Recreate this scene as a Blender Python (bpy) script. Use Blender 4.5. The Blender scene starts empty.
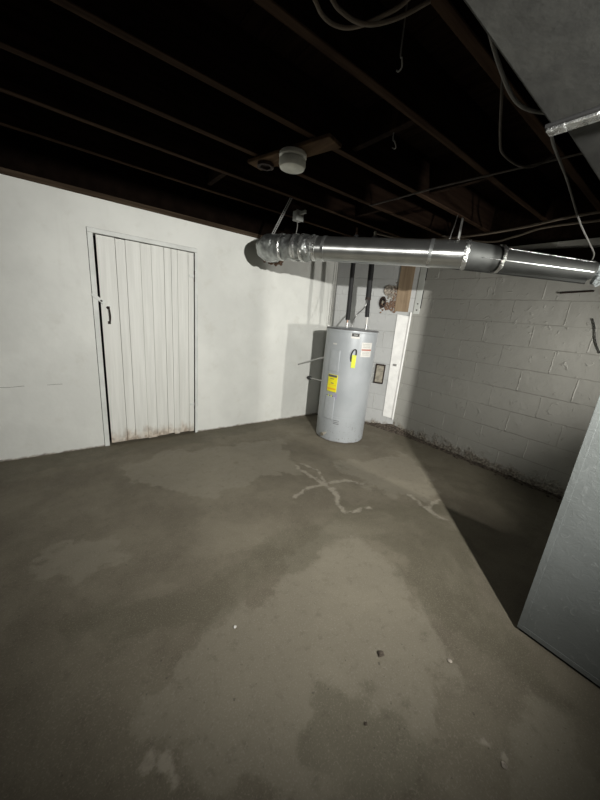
import bpy, bmesh, math, random
from mathutils import Vector, Matrix, noise
R = random.Random(7)
COL = bpy.context.scene.collection
PI = math.pi

# ------------------------------------------------------------ materials
class G:
    """tiny node-graph helper"""
    def __init__(s, name):
        s.m = bpy.data.materials.new(name); s.m.use_nodes = True
        s.t = s.m.node_tree; s.n = s.t.nodes; s.l = s.t.links
        s.b = s.n['Principled BSDF']
        s.tc = s.n.new('ShaderNodeTexCoord')
    def put(s, v, sock):
        if hasattr(v, 'is_linked') or isinstance(v, bpy.types.NodeSocket): s.l.new(v, sock)
        elif isinstance(v, (tuple, list)):
            sock.default_value = tuple(v) + ((1,) if len(v) == 3 and len(sock.default_value) == 4 else ())
        else: sock.default_value = v
    def noise(s, scale, detail=4, rough=.55, vec=None, dist=0):
        n = s.n.new('ShaderNodeTexNoise'); n.inputs['Scale'].default_value = scale
        n.inputs['Detail'].default_value = detail; n.inputs['Roughness'].default_value = rough
        n.inputs['Distortion'].default_value = dist
        s.l.new(vec or s.tc.outputs['Object'], n.inputs['Vector']); return n.outputs['Fac']
    def noisec(s, scale, detail=3):
        n = s.n.new('ShaderNodeTexNoise'); n.inputs['Scale'].default_value = scale
        n.inputs['Detail'].default_value = detail
        s.l.new(s.tc.outputs['Object'], n.inputs['Vector']); return n.outputs['Color']
    def mapping(s, sc, rot=(0, 0, 0), loc=(0, 0, 0), vec=None):
        n = s.n.new('ShaderNodeMapping'); n.inputs['Scale'].default_value = sc
        n.inputs['Rotation'].default_value = rot; n.inputs['Location'].default_value = loc
        s.l.new(vec or s.tc.outputs['Object'], n.inputs['Vector']); return n.outputs['Vector']
    def ramp(s, v, a, b, c0=0., c1=1.):
        n = s.n.new('ShaderNodeMapRange'); n.interpolation_type = 'SMOOTHSTEP'
        s.put(v, n.inputs['Value'])
        for k, x in zip(('From Min', 'From Max', 'To Min', 'To Max'), (a, b, c0, c1)): n.inputs[k].default_value = x
        return n.outputs['Result']
    def math(s, op, a, b=0.):
        n = s.n.new('ShaderNodeMath'); n.operation = op; s.put(a, n.inputs[0]); s.put(b, n.inputs[1]); return n.outputs[0]
    def mix(s, f, a, b):
        n = s.n.new('ShaderNodeMix'); n.data_type = 'RGBA'
        s.put(f, n.inputs['Factor']); s.put(a, n.inputs[6]); s.put(b, n.inputs[7]); return n.outputs[2]
    def vadd(s, a, b, sc):
        m = s.n.new('ShaderNodeVectorMath'); m.operation = 'SUBTRACT'; s.put(b, m.inputs[0]); m.inputs[1].default_value = (.5, .5, .5)
        k = s.n.new('ShaderNodeVectorMath'); k.operation = 'SCALE'; s.l.new(m.outputs[0], k.inputs[0]); k.inputs['Scale'].default_value = sc
        v = s.n.new('ShaderNodeVectorMath'); v.operation = 'ADD'; s.put(a, v.inputs[0]); s.l.new(k.outputs[0], v.inputs[1]); return v.outputs[0]
    def sep(s, v=None):
        n = s.n.new('ShaderNodeSeparateXYZ'); s.l.new(v or s.tc.outputs['Object'], n.inputs[0]); return n.outputs
    def comb(s, x, y, z):
        n = s.n.new('ShaderNodeCombineXYZ'); s.put(x, n.inputs[0]); s.put(y, n.inputs[1]); s.put(z, n.inputs[2]); return n.outputs[0]
    def attr(s, name):
        n = s.n.new('ShaderNodeAttribute'); n.attribute_name = name; return n.outputs['Fac']
    def bump(s, h, strength=.3, dist=.01, chain=None):
        n = s.n.new('ShaderNodeBump'); n.inputs['Strength'].default_value = strength; n.inputs['Distance'].default_value = dist
        s.put(h, n.inputs['Height'])
        if chain is not None: s.l.new(chain, n.inputs['Normal'])
        return n.outputs['Normal']
    def out(s, color, rough=.6, metal=0., normal=None):
        s.put(color, s.b.inputs['Base Color']); s.put(rough, s.b.inputs['Roughness']); s.put(metal, s.b.inputs['Metallic'])
        if normal is not None: s.l.new(normal, s.b.inputs['Normal'])
        return s.m

def simple(name, c, rough=.6, metal=0., var=.25, sc=12, bump=.15, bsc=40, bd=.003):
    g = G(name)
    d = tuple(max(0, x * (1 - var)) for x in c); e = tuple(min(1, x * (1 + var * .4)) for x in c)
    col = g.mix(g.ramp(g.noise(sc, 5), .3, .7), d, e)
    return g.out(col, rough, metal, g.bump(g.noise(bsc, 4), bump, bd))

def painted_wall(name, blocks=False, base=(.70, .715, .69), axis='x', dirt_h=.06, courses_off=.022, joff=0., streak=.5):
    g = G(name); X, Y, Z = g.sep()
    big = g.noise(1.3, 5, .6); med = g.noise(7, 5, .6); fine = g.noise(60, 4, .6)
    col = g.mix(g.ramp(big, .35, .7), tuple(x * .86 for x in base), base)
    col = g.mix(g.math('MULTIPLY', g.ramp(med, .55, .75), .35), col, (base[0] * .74, base[1] * .72, base[2] * .68))
    # vertical drips
    dr = g.noise(1, 4, .6, vec=g.mapping((9, 9, .7)))
    col = g.mix(g.math('MULTIPLY', g.ramp(dr, .6, .8), .18 * streak), col, (.45, .42, .37))
    nrm = g.bump(g.noise(2.2, 4), .35, .03)
    if blocks:
        u = Y if axis == 'y' else X
        v = g.comb(g.math('ADD', u, joff), g.math('ADD', Z, -courses_off), 0.)
        v = g.vadd(v, g.noisec(9, 3), .012)
        br = g.n.new('ShaderNodeTexBrick'); g.l.new(v, br.inputs['Vector'])
        br.offset = .5; br.squash = 1
        for k, x in (('Scale', 1), ('Mortar Size', .0055), ('Mortar Smooth', .6), ('Bias', 0), ('Brick Width', .41), ('Row Height', .205)):
            br.inputs[k].default_value = x
        br.inputs['Color1'].default_value = (1, 1, 1, 1); br.inputs['Color2'].default_value = (.75, .75, .75, 1)
        br.inputs['Mortar'].default_value = (0, 0, 0, 1)
        col = g.mix(.06, col, br.outputs['Color'])
        keep = g.ramp(g.noise(3.1, 3, .6), .40, .62)
        fr = g.math('FRACT', g.math('MULTIPLY', g.sep(v)[1], 1 / .205))
        hz = g.math('MAXIMUM', g.ramp(fr, .02, .06, 1., 0.), g.ramp(fr, .94, .98))
        hj = g.math('MULTIPLY', br.outputs['Fac'], hz)
        vj = g.math('MULTIPLY', br.outputs['Fac'], g.math('SUBTRACT', 1., hz))
        jh = g.math('MULTIPLY', hj, keep); keep2 = g.ramp(g.noise(4.3, 3, .6), .42, .60); jv = g.math('MULTIPLY', vj, keep2)
        col = g.mix(g.math('MULTIPLY', jh, .28), col, (.17, .16, .145))
        col = g.mix(g.math('MULTIPLY', jv, .45), col, (.85, .84, .78))  # highlights on the vertical joints painted in as a pale tone
        nrm = g.bump(g.math('MULTIPLY', hj, g.ramp(keep, 0, 1, .3, 1.)), .5, -.004, nrm)
        nrm = g.bump(g.math('MULTIPLY', vj, g.ramp(keep2, 0, 1, .15, 1.)), .9, .007, nrm)
        # lumps of mortar and old paint
        vo = g.noise(16, 3, .5, dist=1.2)
        nrm = g.bump(g.ramp(vo, .60, .74), .5, .006, nrm)
    nrm = g.bump(med, .42 if blocks else .22, .014 if blocks else .01, nrm); nrm = g.bump(fine, .18, .0025, nrm)
    # damp, flaking foot of the wall
    edge = g.math('ADD', Z, g.math('MULTIPLY', g.math('SUBTRACT', g.noise(11, 5, .65), .5), -dirt_h * 2.6))
    dm = g.ramp(edge, dirt_h * .15, dirt_h, 1., 0.)
    col = g.mix(g.math('MULTIPLY', dm, .9), col, g.mix(g.ramp(g.noise(45, 3), .4, .65), (.13, .105, .08), (.42, .38, .31)))
    nrm = g.bump(g.math('MULTIPLY', g.noise(38, 5, .7), dm), .8, .02, nrm)
    return g.out(col, .62, 0., nrm)

M = {}
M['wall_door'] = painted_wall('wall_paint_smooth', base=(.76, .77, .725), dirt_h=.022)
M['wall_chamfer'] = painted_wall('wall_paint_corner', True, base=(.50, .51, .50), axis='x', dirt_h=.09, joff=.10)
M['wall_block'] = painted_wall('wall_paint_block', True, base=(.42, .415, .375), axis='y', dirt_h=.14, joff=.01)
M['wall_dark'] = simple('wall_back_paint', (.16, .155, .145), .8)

def floor_mat():
    g = G('damp_concrete_floor')
    light, dark, scrape = g.attr('pale'), g.attr('damp'), g.attr('scrape')
    wob = g.math('MULTIPLY', g.math('SUBTRACT', g.noise(3.6, 8, .62), .5), 3.0)
    l = g.ramp(g.math('ADD', light, wob), .34, .62)
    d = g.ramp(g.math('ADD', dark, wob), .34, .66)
    base = g.mix(g.ramp(g.noise(1.6, 6, .6), .35, .68), (.120, .104, .076), (.172, .153, .113))
    c = g.mix(g.math('MULTIPLY', l, .58), base, (.225, .205, .158))
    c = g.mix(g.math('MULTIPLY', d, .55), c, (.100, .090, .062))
    c = g.mix(g.math('MULTIPLY', g.ramp(g.noise(22, 5, .7), .52, .72), .32), c, (.075, .062, .046))
    c = g.mix(g.math('MULTIPLY', g.ramp(g.noise(55, 2, .5), .70, .76), .55), c, (.05, .042, .032))
    c = g.mix(g.math('MULTIPLY', g.ramp(g.noise(2.1, 6, .6, dist=.6), .48, .66), .28), c, (.235, .212, .16))
    c = g.mix(g.math('MULTIPLY', g.ramp(g.noise(160, 3, .6), .5, .75), .35), c, (.33, .30, .25))
    c = g.mix(g.math('MULTIPLY', g.ramp(g.math('ADD', scrape, g.math('MULTIPLY', g.math('SUBTRACT', g.noise(17, 5, .65), .5), 2.2)), .40, .95), .62), c, (.34, .31, .25))
    rg = g.ramp(g.math('ADD', g.math('MULTIPLY', d, -.12), g.noise(9, 4)), .2, .8, .62, .85)
    n = g.bump(g.noise(2.5, 4), .4, .03); n = g.bump(g.noise(28, 5, .65), .25, .006, n); n = g.bump(g.noise(220, 3), .35, .0016, n)
    n = g.bump(scrape, .5, .006, n)
    g.b.inputs['Specular IOR Level'].default_value = .3
    return g.out(c, rg, 0., n)
M['floor'] = floor_mat()

def wood(name, c0, c1, axis, rough=.85):
    g = G(name)
    sc = {'x': (1.2, 26, 26), 'y': (26, 1.2, 26), 'z': (26, 26, 1.2)}[axis]
    v = g.noise(1, 6, .65, vec=g.mapping(sc))
    col = g.mix(g.ramp(v, .3, .7), c0, c1)
    col = g.mix(g.math('MULTIPLY', g.ramp(g.noise(3, 4), .5, .75), .5), col, tuple(x * .5 for x in c0))
    g.b.inputs['Specular IOR Level'].default_value = .03
    return g.out(col, rough, 0., g.bump(v, .3, .004))
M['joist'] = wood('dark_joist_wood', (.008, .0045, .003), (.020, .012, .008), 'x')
M['joist_lit'] = wood('joist_underside_lit', (.024, .014, .009), (.062, .039, .025), 'x')  # undersides paler than the sides: floor bounce put into the colour
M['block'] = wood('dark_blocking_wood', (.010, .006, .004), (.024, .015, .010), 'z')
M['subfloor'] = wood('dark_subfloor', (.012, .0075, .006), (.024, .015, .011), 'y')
M['rim_and_shadow'] = simple('dark_rim_and_shadow', (.006, .004, .003), 1., var=.3)  # rim wood, also the colour of the modelled duct shadow
M['rim_and_shadow'].node_tree.nodes['Principled BSDF'].inputs['Specular IOR Level'].default_value = 0
M['sill'] = wood('sill_wood', (.03, .021, .014), (.085, .062, .042), 'x')
M['plank'] = wood('mount_board_wood', (.07, .045, .028), (.15, .10, .062), 'y')
M['rawboard'] = wood('raw_brown_board', (.22, .16, .105), (.34, .26, .175), 'z')

def door_paint():
    g = G('worn_white_door_paint'); X, Y, Z = g.sep()
    v = g.noise(1, 5, .6, vec=g.mapping((34, 34, 1.6)))
    c = g.mix(g.ramp(v, .3, .7), (.67, .675, .63), (.76, .765, .72))
    e = g.math('ADD', Z, g.math('MULTIPLY', g.math('SUBTRACT', g.noise(1, 5, .7, vec=g.mapping((16, 16, 5))), .5), -.34))
    w = g.ramp(e, .0, .17, 1., 0.)
    c = g.mix(g.math('MULTIPLY', w, .8), c, g.mix(g.ramp(g.noise(24, 4), .4, .6), (.28, .20, .13), (.55, .46, .36)))
    return g.out(c, .55, 0., g.bump(v, .25, .003))
M['door'] = door_paint()
M['trim'] = simple('white_trim_paint', (.68, .70, .665), .55, var=.12, sc=6)
M['whiteboard'] = simple('bright_white_paint', (.93, .93, .90), .5, var=.10, sc=9, bump=.3, bsc=22, bd=.004)
M['void'] = simple('dark_void', (.006, .005, .005), 1., var=0)
M['rustdark'] = simple('dark_rusty_iron', (.045, .030, .024), .7, .4, var=.5, sc=50)
M['rust'] = simple('orange_rust_crumbs', (.25, .16, .11), .95, var=.6, sc=60, bump=.8, bsc=90, bd=.01)
M['oldmortar'] = simple('broken_grey_mortar', (.35, .31, .26), .95, var=.5, sc=40, bump=.8, bsc=60, bd=.01)
def galv(name, base, rough, crumple, smooth=False):
    g = G(name)
    sp = g.noise(26 if crumple else 7, 4, .6)
    c = g.mix(g.ramp(sp, .3, .7), tuple(x * (.72 if crumple else .88) for x in base), base)
    n = g.bump(g.noise(9 if crumple else 2, 2), .35 if crumple else .03, .02)
    if crumple: n = g.bump(g.noise(34, 4, .6, dist=1.5), .7, .012, n)
    return g.out(c, g.ramp(sp, .3, .7, rough, rough + .14), .95, n)
M['galv'] = galv('galvanised_sheet', (.66, .68, .67), .25, False)
M['galvdull'] = galv('dull_galvanised_sheet', (.13, .135, .13), .62, False)
def brushed():
    g = G('rolled_galvanised_pipe')
    c = g.mix(g.ramp(g.noise(6, 4), .3, .7), (.50, .51, .50), (.62, .63, .61))
    tn = g.n.new('ShaderNodeTangent'); tn.direction_type = 'RADIAL'; tn.axis = 'Z'
    g.l.new(tn.outputs[0], g.b.inputs['Tangent']); g.b.inputs['Anisotropic'].default_value = .93; g.b.inputs['Anisotropic Rotation'].default_value = .25
    return g.out(c, g.ramp(g.noise(9, 4), .3, .7, .30, .38), .95, g.bump(g.noise(2.5, 2), .05, .02))
M['galvbrushed'] = brushed()
M['foil'] = galv('crumpled_foil', (.46, .48, .47), .30, True)
M['foilbright'] = galv('bright_foil_tape', (.85, .86, .84), .22, True)
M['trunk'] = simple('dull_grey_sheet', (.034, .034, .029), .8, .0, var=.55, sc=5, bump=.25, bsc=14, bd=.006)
M['strap'] = simple('zinc_strap', (.42, .42, .40), .45, .7, var=.2)
def furnace():
    g = G('grey_mottled_cabinet_paint')
    a = g.noise(30, 5, .65, dist=1.6)
    c = g.mix(g.ramp(g.noise(2.4, 5), .3, .7), (.115, .125, .121), (.15, .162, .158))
    c = g.mix(g.math('MULTIPLY', g.ramp(a, .58, .7), .22), c, (.33, .345, .34))
    n = g.bump(a, .38, .006); n = g.bump(g.noise(3.5, 3), .3, .02, n)
    return g.out(c, .52, .15, n)
M['furnace'] = furnace()
def tank():
    g = G('grey_tank_enamel'); X, Y, Z = g.sep()
    c = g.mix(g.ramp(g.noise(3, 4), .3, .7), (.37, .395, .41), (.425, .45, .465))
    lo = g.ramp(Z, .10, .34, 1., 0.)
    sp = g.math('MULTIPLY', lo, g.ramp(g.noise(42, 4, .7), .58, .68))
    c = g.mix(g.math('MULTIPLY', sp, .75), c, (.13, .10, .08))
    c = g.mix(g.ramp(g.math('ADD', Z, g.math('MULTIPLY', g.noise(20, 4), .03)), .018, .034, .85, 0.), c, (.12, .09, .07))
    return g.out(c, .38, .1, g.bump(g.noise(5, 3), .08, .006))
M['tank'] = tank()
M['tankpanel'] = simple('tank_cover_paint', (.43, .455, .47), .4, .1, var=.08)
M['blackfoam'] = simple('black_pipe_foam', (.012, .012, .013), .75, var=.3)
M['black'] = simple('black_plastic', (.012, .012, .012), .5, var=.1)
M['yellow'] = simple('yellow_paper', (.86, .78, .02), .5, var=.06, bump=0)
M['yellowgreen'] = simple('yellow_green_tag', (.66, .72, .05), .5, var=.08, bump=0)
M['orange'] = simple('orange_print', (.85, .42, .03), .5, var=.05, bump=0)
M['paper'] = simple('white_paper', (.66, .65, .61), .55, var=.06, bump=0)
M['redprint'] = simple('red_print', (.42, .13, .09), .55, var=.1, bump=0)
M['lilac'] = simple('lilac_sticker', (.36, .34, .46), .5, var=.1, bump=0)
M['greyprint'] = simple('grey_print', (.12, .12, .12), .55, var=.1, bump=0)
M['copper'] = simple('dull_copper', (.30, .20, .15), .4, .8, var=.3)
M['steel'] = simple('grey_steel', (.48, .48, .47), .35, .85, var=.2)
M['brass'] = simple('pale_brass', (.65, .60, .50), .3, .8, var=.2)
M['porcelain'] = simple('white_porcelain', (.86, .86, .78), .35, var=.06, bump=.03)
M['glass'] = simple('frosted_cover', (.85, .86, .78), .3, var=.10, sc=25, bump=.2, bsc=30)
M['bluegrey'] = simple('pale_box_plastic', (.36, .37, .34), .6, var=.15)
M['cable'] = simple('old_brown_cable', (.17, .135, .10), .7, var=.2)
M['cabledark'] = simple('dusty_dark_cable', (.085, .072, .06), .8, var=.2)
M['cablegrey'] = simple('grey_cable', (.19, .185, .17), .7, var=.15)
M['plate'] = simple('beige_plate', (.33, .30, .24), .6, var=.35, sc=30)
M['boxpaint'] = simple('painted_box_steel', (.50, .51, .50), .55, var=.1)
M['insul'] = simple('pale_insulation', (.50, .55, .56), .9, var=.4, sc=40, bump=1, bsc=60, bd=.02)
def soil():
    g = G('damp_soil_crumbs')
    c = g.mix(g.ramp(g.noise(40, 5, .7), .4, .66), (.038, .029, .021), (.16, .13, .10))
    return g.out(c, .95, 0., g.bump(g.noise(60, 5, .7), 1., .015))
M['soil'] = soil()

# ------------------------------------------------------------ mesh helpers
def finish(name, bm, m, parent=None, smooth=False, bevel=0., seg=2):
    me = bpy.data.meshes.new(name); bmesh.ops.recalc_face_normals(bm, faces=bm.faces); bm.to_mesh(me); bm.free()
    me.materials.append(M[m] if isinstance(m, str) else m)
    o = bpy.data.objects.new(name, me); COL.objects.link(o)
    if smooth:
        me.polygons.foreach_set('use_smooth', [True] * len(me.polygons))
        try: me.set_sharp_from_angle(angle=math.radians(38))
        except Exception: pass
    if bevel:
        b = o.modifiers.new('edge', 'BEVEL'); b.width = bevel; b.segments = seg; b.limit_method = 'ANGLE'; b.angle_limit = .6
    if parent is not None:
        o.parent = parent; o.matrix_parent_inverse = parent.matrix_basis.inverted()
    return o
def box(bm, lo, hi, mat=None):
    vs = [Vector((x, y, z)) for x in (lo[0], hi[0]) for y in (lo[1], hi[1]) for z in (lo[2], hi[2])]
    if mat is not None: vs = [mat @ v for v in vs]
    v = [bm.verts.new(p) for p in vs]
    for f in ((0, 1, 3, 2), (4, 6, 7, 5), (0, 4, 5, 1), (2, 3, 7, 6), (0, 2, 6, 4), (1, 5, 7, 3)): bm.faces.new([v[i] for i in f])
def boxo(name, lo, hi, m, parent=None, bevel=.002, mat=None):
    bm = bmesh.new(); box(bm, lo, hi, mat); return finish(name, bm, m, parent, bevel=bevel)
def lathe(bm, prof, n=48, mat=Matrix(), close=True):
    rings = []
    for r, z in prof:
        rings.append([bm.verts.new(mat @ Vector((r * math.cos(2 * PI * i / n), r * math.sin(2 * PI * i / n), z))) for i in range(n)])
    for a, b in zip(rings, rings[1:]):
        for i in range(n): bm.faces.new((a[i], a[(i + 1) % n], b[(i + 1) % n], b[i]))
    if close: bm.faces.new(rings[0][::-1]); bm.faces.new(rings[-1])
def smooth_path(pts, k=8):
    P = [Vector(p) for p in pts]
    if len(P) < 3: return P
    out = []
    for i in range(len(P) - 1):
        p0 = P[max(i - 1, 0)]; p1 = P[i]; p2 = P[i + 1]; p3 = P[min(i + 2, len(P) - 1)]
        for j in range(k):
            t = j / k
            out.append(.5 * ((2 * p1) + (p2 - p0) * t + (2 * p0 - 5 * p1 + 4 * p2 - p3) * t * t + (3 * p1 - p0 - 3 * p2 + p3) * t ** 3))
    out.append(P[-1]); return out
def tube(bm, path, rad, n=12, caps=True, jitter=0.):
    path = [Vector(p) for p in path]
    if not callable(rad): r0 = rad; rad = lambda t: r0
    T = [(path[min(i + 1, len(path) - 1)] - path[max(i - 1, 0)]).normalized() for i in range(len(path))]
    u = T[0].orthogonal().normalized(); rings = []
    for i, p in enumerate(path):
        u = (u - T[i] * u.dot(T[i])).normalized(); w = T[i].cross(u)
        r = rad(i / (len(path) - 1)); ring = []
        for k in range(n):
            a = 2 * PI * k / n; d = u * math.cos(a) + w * math.sin(a)
            rr = r
            if jitter: rr += jitter * noise.noise((p + d * r) * 14)
            ring.append(bm.verts.new(p + d * rr))
        rings.append(ring)
    for a, b in zip(rings, rings[1:]):
        for i in range(n): bm.faces.new((a[i], a[(i + 1) % n], b[(i + 1) % n], b[i]))
    if caps: bm.faces.new(rings[0][::-1]); bm.faces.new(rings[-1])
def tubeo(name, pts, r, m, parent=None, n=10, k=8, sm=True):
    bm = bmesh.new(); tube(bm, smooth_path(pts, k) if sm else pts, r, n); return finish(name, bm, m, parent, smooth=True)
def tag(o, label=None, cat=None, group=None, kind=None):
    if label: o['label'] = label
    if cat: o['category'] = cat
    if group: o['group'] = group
    if kind: o['kind'] = kind
    return o
def empty(name, loc, *a, **k):
    o = bpy.data.objects.new(name, None); COL.objects.link(o); o.location = loc; o.empty_display_size = .1
    bpy.context.view_layer.update(); return tag(o, *a, **k)
def struct(o): o['kind'] = 'structure'; return o

# ------------------------------------------------------------ key measurements (metres)
YA = 3.19                     # wall with the door
CA = Vector((2.93, YA, 0)); CB = Vector((3.38, 2.28, 0))     # angled stretch of wall behind the heater
XR = 3.38                     # block wall on the right
WT = 2.09
JZ = 2.28

# ------------------------------------------------------------ floor
def inpoly(x, y, P):
    c = False; j = len(P) - 1
    for i in range(len(P)):
        if (P[i][1] > y) != (P[j][1] > y) and x < (P[j][0] - P[i][0]) * (y - P[i][1]) / (P[j][1] - P[i][1]) + P[i][0]: c = not c
        j = i
    return c
def segd(x, y, a, b):
    dx, dy = b[0] - a[0], b[1] - a[1]; t = max(0, min(1, ((x - a[0]) * dx + (y - a[1]) * dy) / (dx * dx + dy * dy + 1e-9)))
    return math.hypot(x - a[0] - t * dx, y - a[1] - t * dy)
def soft(x, y, P, w=.10):
    xs = [p[0] for p in P]; ys = [p[1] for p in P]
    if x < min(xs) - w or x > max(xs) + w or y < min(ys) - w or y > max(ys) + w: return 0.
    d = min(segd(x, y, P[i - 1], P[i]) for i in range(len(P)))
    d = d if inpoly(x, y, P) else -d
    return max(0., min(1., .5 + d / (2 * w)))
PALE = [[(.28, 2.68), (.67, 2.83), (1.26, 2.7), (1.82, 2.61), (1.66, 2.19), (1.58, 1.97), (1.12, 1.98), (.8, 1.94), (.56, 2.12), (.42, 2.26)],
        [(.38, .94), (.57, 1.05), (.97, 1.1), (1.4, 1.32), (1.47, 1.1), (1.4, .84), (1.31, .52), (1.23, .34), (1.16, .28), (1.01, .31), (.86, .24), (.67, .2), (.47, .29), (.19, .53), (.1, .88)],
        [(1.21, .1), (1.35, .08), (1.41, -.12), (1.19, -.16), (.98, -.01)],
        [(-.24, 1.76), (-.08, 1.86), (.16, 1.77), (.08, 1.56), (-.08, 1.46)],
        [(2.0, 1.9), (2.5, 1.8), (2.9, 1.7), (2.6, 1.2), (2.2, 1.05), (1.95, 1.4)]]
DAMP = [[(-.12, 1.37), (.1, 1.34), (.43, 1.2), (.73, 1.25), (1.15, 1.34), (1.62, 1.34), (2.27, .97), (2.06, .64), (1.62, .39), (1.56, .18), (1.45, .15), (1.23, .39), (1.48, .79), (1.35, 1.12), (.93, 1.04), (.51, 1.03), (.17, 1.08), (-.03, 1.16)],
        [(.65, .55), (.83, .51), (.86, .34), (.83, .2), (.75, .15), (.49, .31), (.53, .46)],
        [(1.42, .22), (1.46, .01), (1.47, -.11), (1.39, -.12), (1.35, .04)],
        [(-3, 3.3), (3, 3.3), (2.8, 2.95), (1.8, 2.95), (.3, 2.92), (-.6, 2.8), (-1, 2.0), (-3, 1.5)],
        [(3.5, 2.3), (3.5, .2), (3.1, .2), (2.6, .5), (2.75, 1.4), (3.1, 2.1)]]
SCR = [([(1.62, 2.03), (1.62, 1.82), (1.65, 1.66), (1.64, 1.53), (1.55, 1.38), (1.53, 1.29)], .022), ([(1.53, 1.29), (1.73, 1.23)], .015),
       ([(1.32, 1.63), (1.48, 1.68), (1.65, 1.66), (1.86, 1.62), (1.94, 1.5)], .018), ([(1.65, 1.66), (1.76, 1.88), (1.69, 2.06)], .014),
       ([(2.17, 1.18), (2.12, 1.01), (2.12, .85)], .02), ([(2.12, 1.01), (2.34, 1.01)], .016),
       ([(.09, .70), (.12, .67), (.15, .62)], .022), ([(1.01, .13), (1.03, .10)], .012), ([(1.05, .06), (1.0, .05)], .006)]
PITS = [(.95, .5, .014), (1.18, .32, .013), (.72, .38, .008), (.81, .31, .007), (1.02, .05, .009), (.49, .94, .008)]
bm = bmesh.new(); st = .02
x0, x1, y0, y1 = -.8, 3.38, -.5, 3.2
nx = int((x1 - x0) / st); ny = int((y1 - y0) / st)
la = bm.verts.layers.float.new('pale'); ld = bm.verts.layers.float.new('damp'); ls = bm.verts.layers.float.new('scrape')
grid = []
for j in range(ny + 1):
    row = []
    for i in range(nx + 1):
        x = x0 + (x1 - x0) * i / nx; y = y0 + (y1 - y0) * j / ny
        h = .004 * noise.noise(Vector((x * 1.7, y * 1.7, 0))) if 0 < i < nx and 0 < j < ny else 0
        v = bm.verts.new((x, y, h)); v[la] = max(soft(x, y, P) for P in PALE); v[ld] = max(soft(x, y, P) for P in DAMP)
        s = 0
        for P, w in SCR:
            for a, b in zip(P, P[1:]): s = max(s, 1 - segd(x + .02 * noise.noise(Vector((x * 14, y * 14, 2))), y + .02 * noise.noise(Vector((x * 14, y * 14, 7))), a, b) / (w * 2.2))
        for px, py, r in PITS:
            if math.hypot(x - px, y - py) < r * 1.3: v.co.z -= .006
        v[ls] = max(0, s); row.append(v)
    grid.append(row)
for j in range(ny):
    for i in range(nx): bm.faces.new((grid[j][i], grid[j][i + 1], grid[j + 1][i + 1], grid[j + 1][i]))
def plainquad(a, b, c, d):
    bm.faces.new([bm.verts.new((p[0], p[1], 0)) for p in (a, b, c, d)])
plainquad((-3.5, -3.5), (3.6, -3.5), (3.6, y0), (-3.5, y0)); plainquad((-3.5, y0), (x0, y0), (x0, 3.4), (-3.5, 3.4))
plainquad((x0, y1), (3.6, y1), (3.6, 3.4), (x0, 3.4)); plainquad((x1, y0), (3.6, y0), (3.6, y1), (x1, y1))
struct(finish('floor', bm, 'floor', smooth=True))

# ------------------------------------------------------------ walls
DX0, DX1, DZ = .262, 1.072, 1.835      # door opening
bm = bmesh.new()
box(bm, (-3.2, YA, -.02), (DX0, YA + .2, WT)); box(bm, (DX1, YA, -.02), (CA.x + .3, YA + .2, WT)); box(bm, (DX0, YA, DZ), (DX1, YA + .2, WT))
bmesh.ops.remove_doubles(bm, verts=bm.verts, dist=1e-5)
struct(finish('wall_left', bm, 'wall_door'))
WL = bpy.data.objects['wall_left']
for xa, xb, z, dz in ((-.47, -.28, .615, -.004), (-.14, -.04, .616, .002)):
    bm = bmesh.new(); q = [(xa, z), ((xa + xb) / 2, z + dz), (xb, z + .002)]
    tube(bm, [(a, YA - .0002, b) for a, b in q], .0013, 6); finish('wall_crack', bm, 'rustdark', WL)
ux = (CB - CA).normalized(); nrm = Vector((-.8964, -.4433, 0))          # along the angled wall / out of it into the room
AW = Matrix(((ux.x, -nrm.x, 0, CA.x), (ux.y, -nrm.y, 0, CA.y), (0, 0, 1, 0), (0, 0, 0, 1)))   # local x along wall, local y INTO the wall
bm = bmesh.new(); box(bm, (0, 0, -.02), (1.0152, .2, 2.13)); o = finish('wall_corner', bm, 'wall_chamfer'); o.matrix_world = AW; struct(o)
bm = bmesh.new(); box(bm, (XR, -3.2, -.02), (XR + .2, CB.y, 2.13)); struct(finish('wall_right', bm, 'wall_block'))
bm = bmesh.new(); box(bm, (-3.2, -3.2, -.02), (XR + .2, -3.0, 2.55)); struct(finish('wall_back', bm, 'wall_dark'))
bm = bmesh.new(); box(bm, (-3.2, -3.0, -.02), (-3.0, YA, 2.55)); struct(finish('wall_near', bm, 'wall_dark'))
# ceiling boards
bm = bmesh.new(); x = -3.2
while x < 3.6:
    box(bm, (x, -3.2, JZ + .235), (x + .136, 3.4, JZ + .26)); x += .14
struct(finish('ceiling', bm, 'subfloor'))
# sills on top of the walls
struct(boxo('trim_1', (-3.2, YA - .012, WT + .001), (3.0, YA + .2, WT + .04), 'sill', bevel=.004))
struct(boxo('trim_2', (-3.2, YA + .02, WT + .041), (3.0, YA + .2, JZ + .235), 'rim_and_shadow', bevel=.003))
struct(boxo('trim_3', (XR + .03, -3.2, 2.131), (XR + .2, 3.4, JZ + .235), 'joist', bevel=.003))
bm = bmesh.new(); box(bm, (-.06, .02, 2.131), (1.08, .2, JZ + .235)); o = finish('trim_4', bm, 'joist'); o.matrix_world = AW; struct(o)

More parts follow.
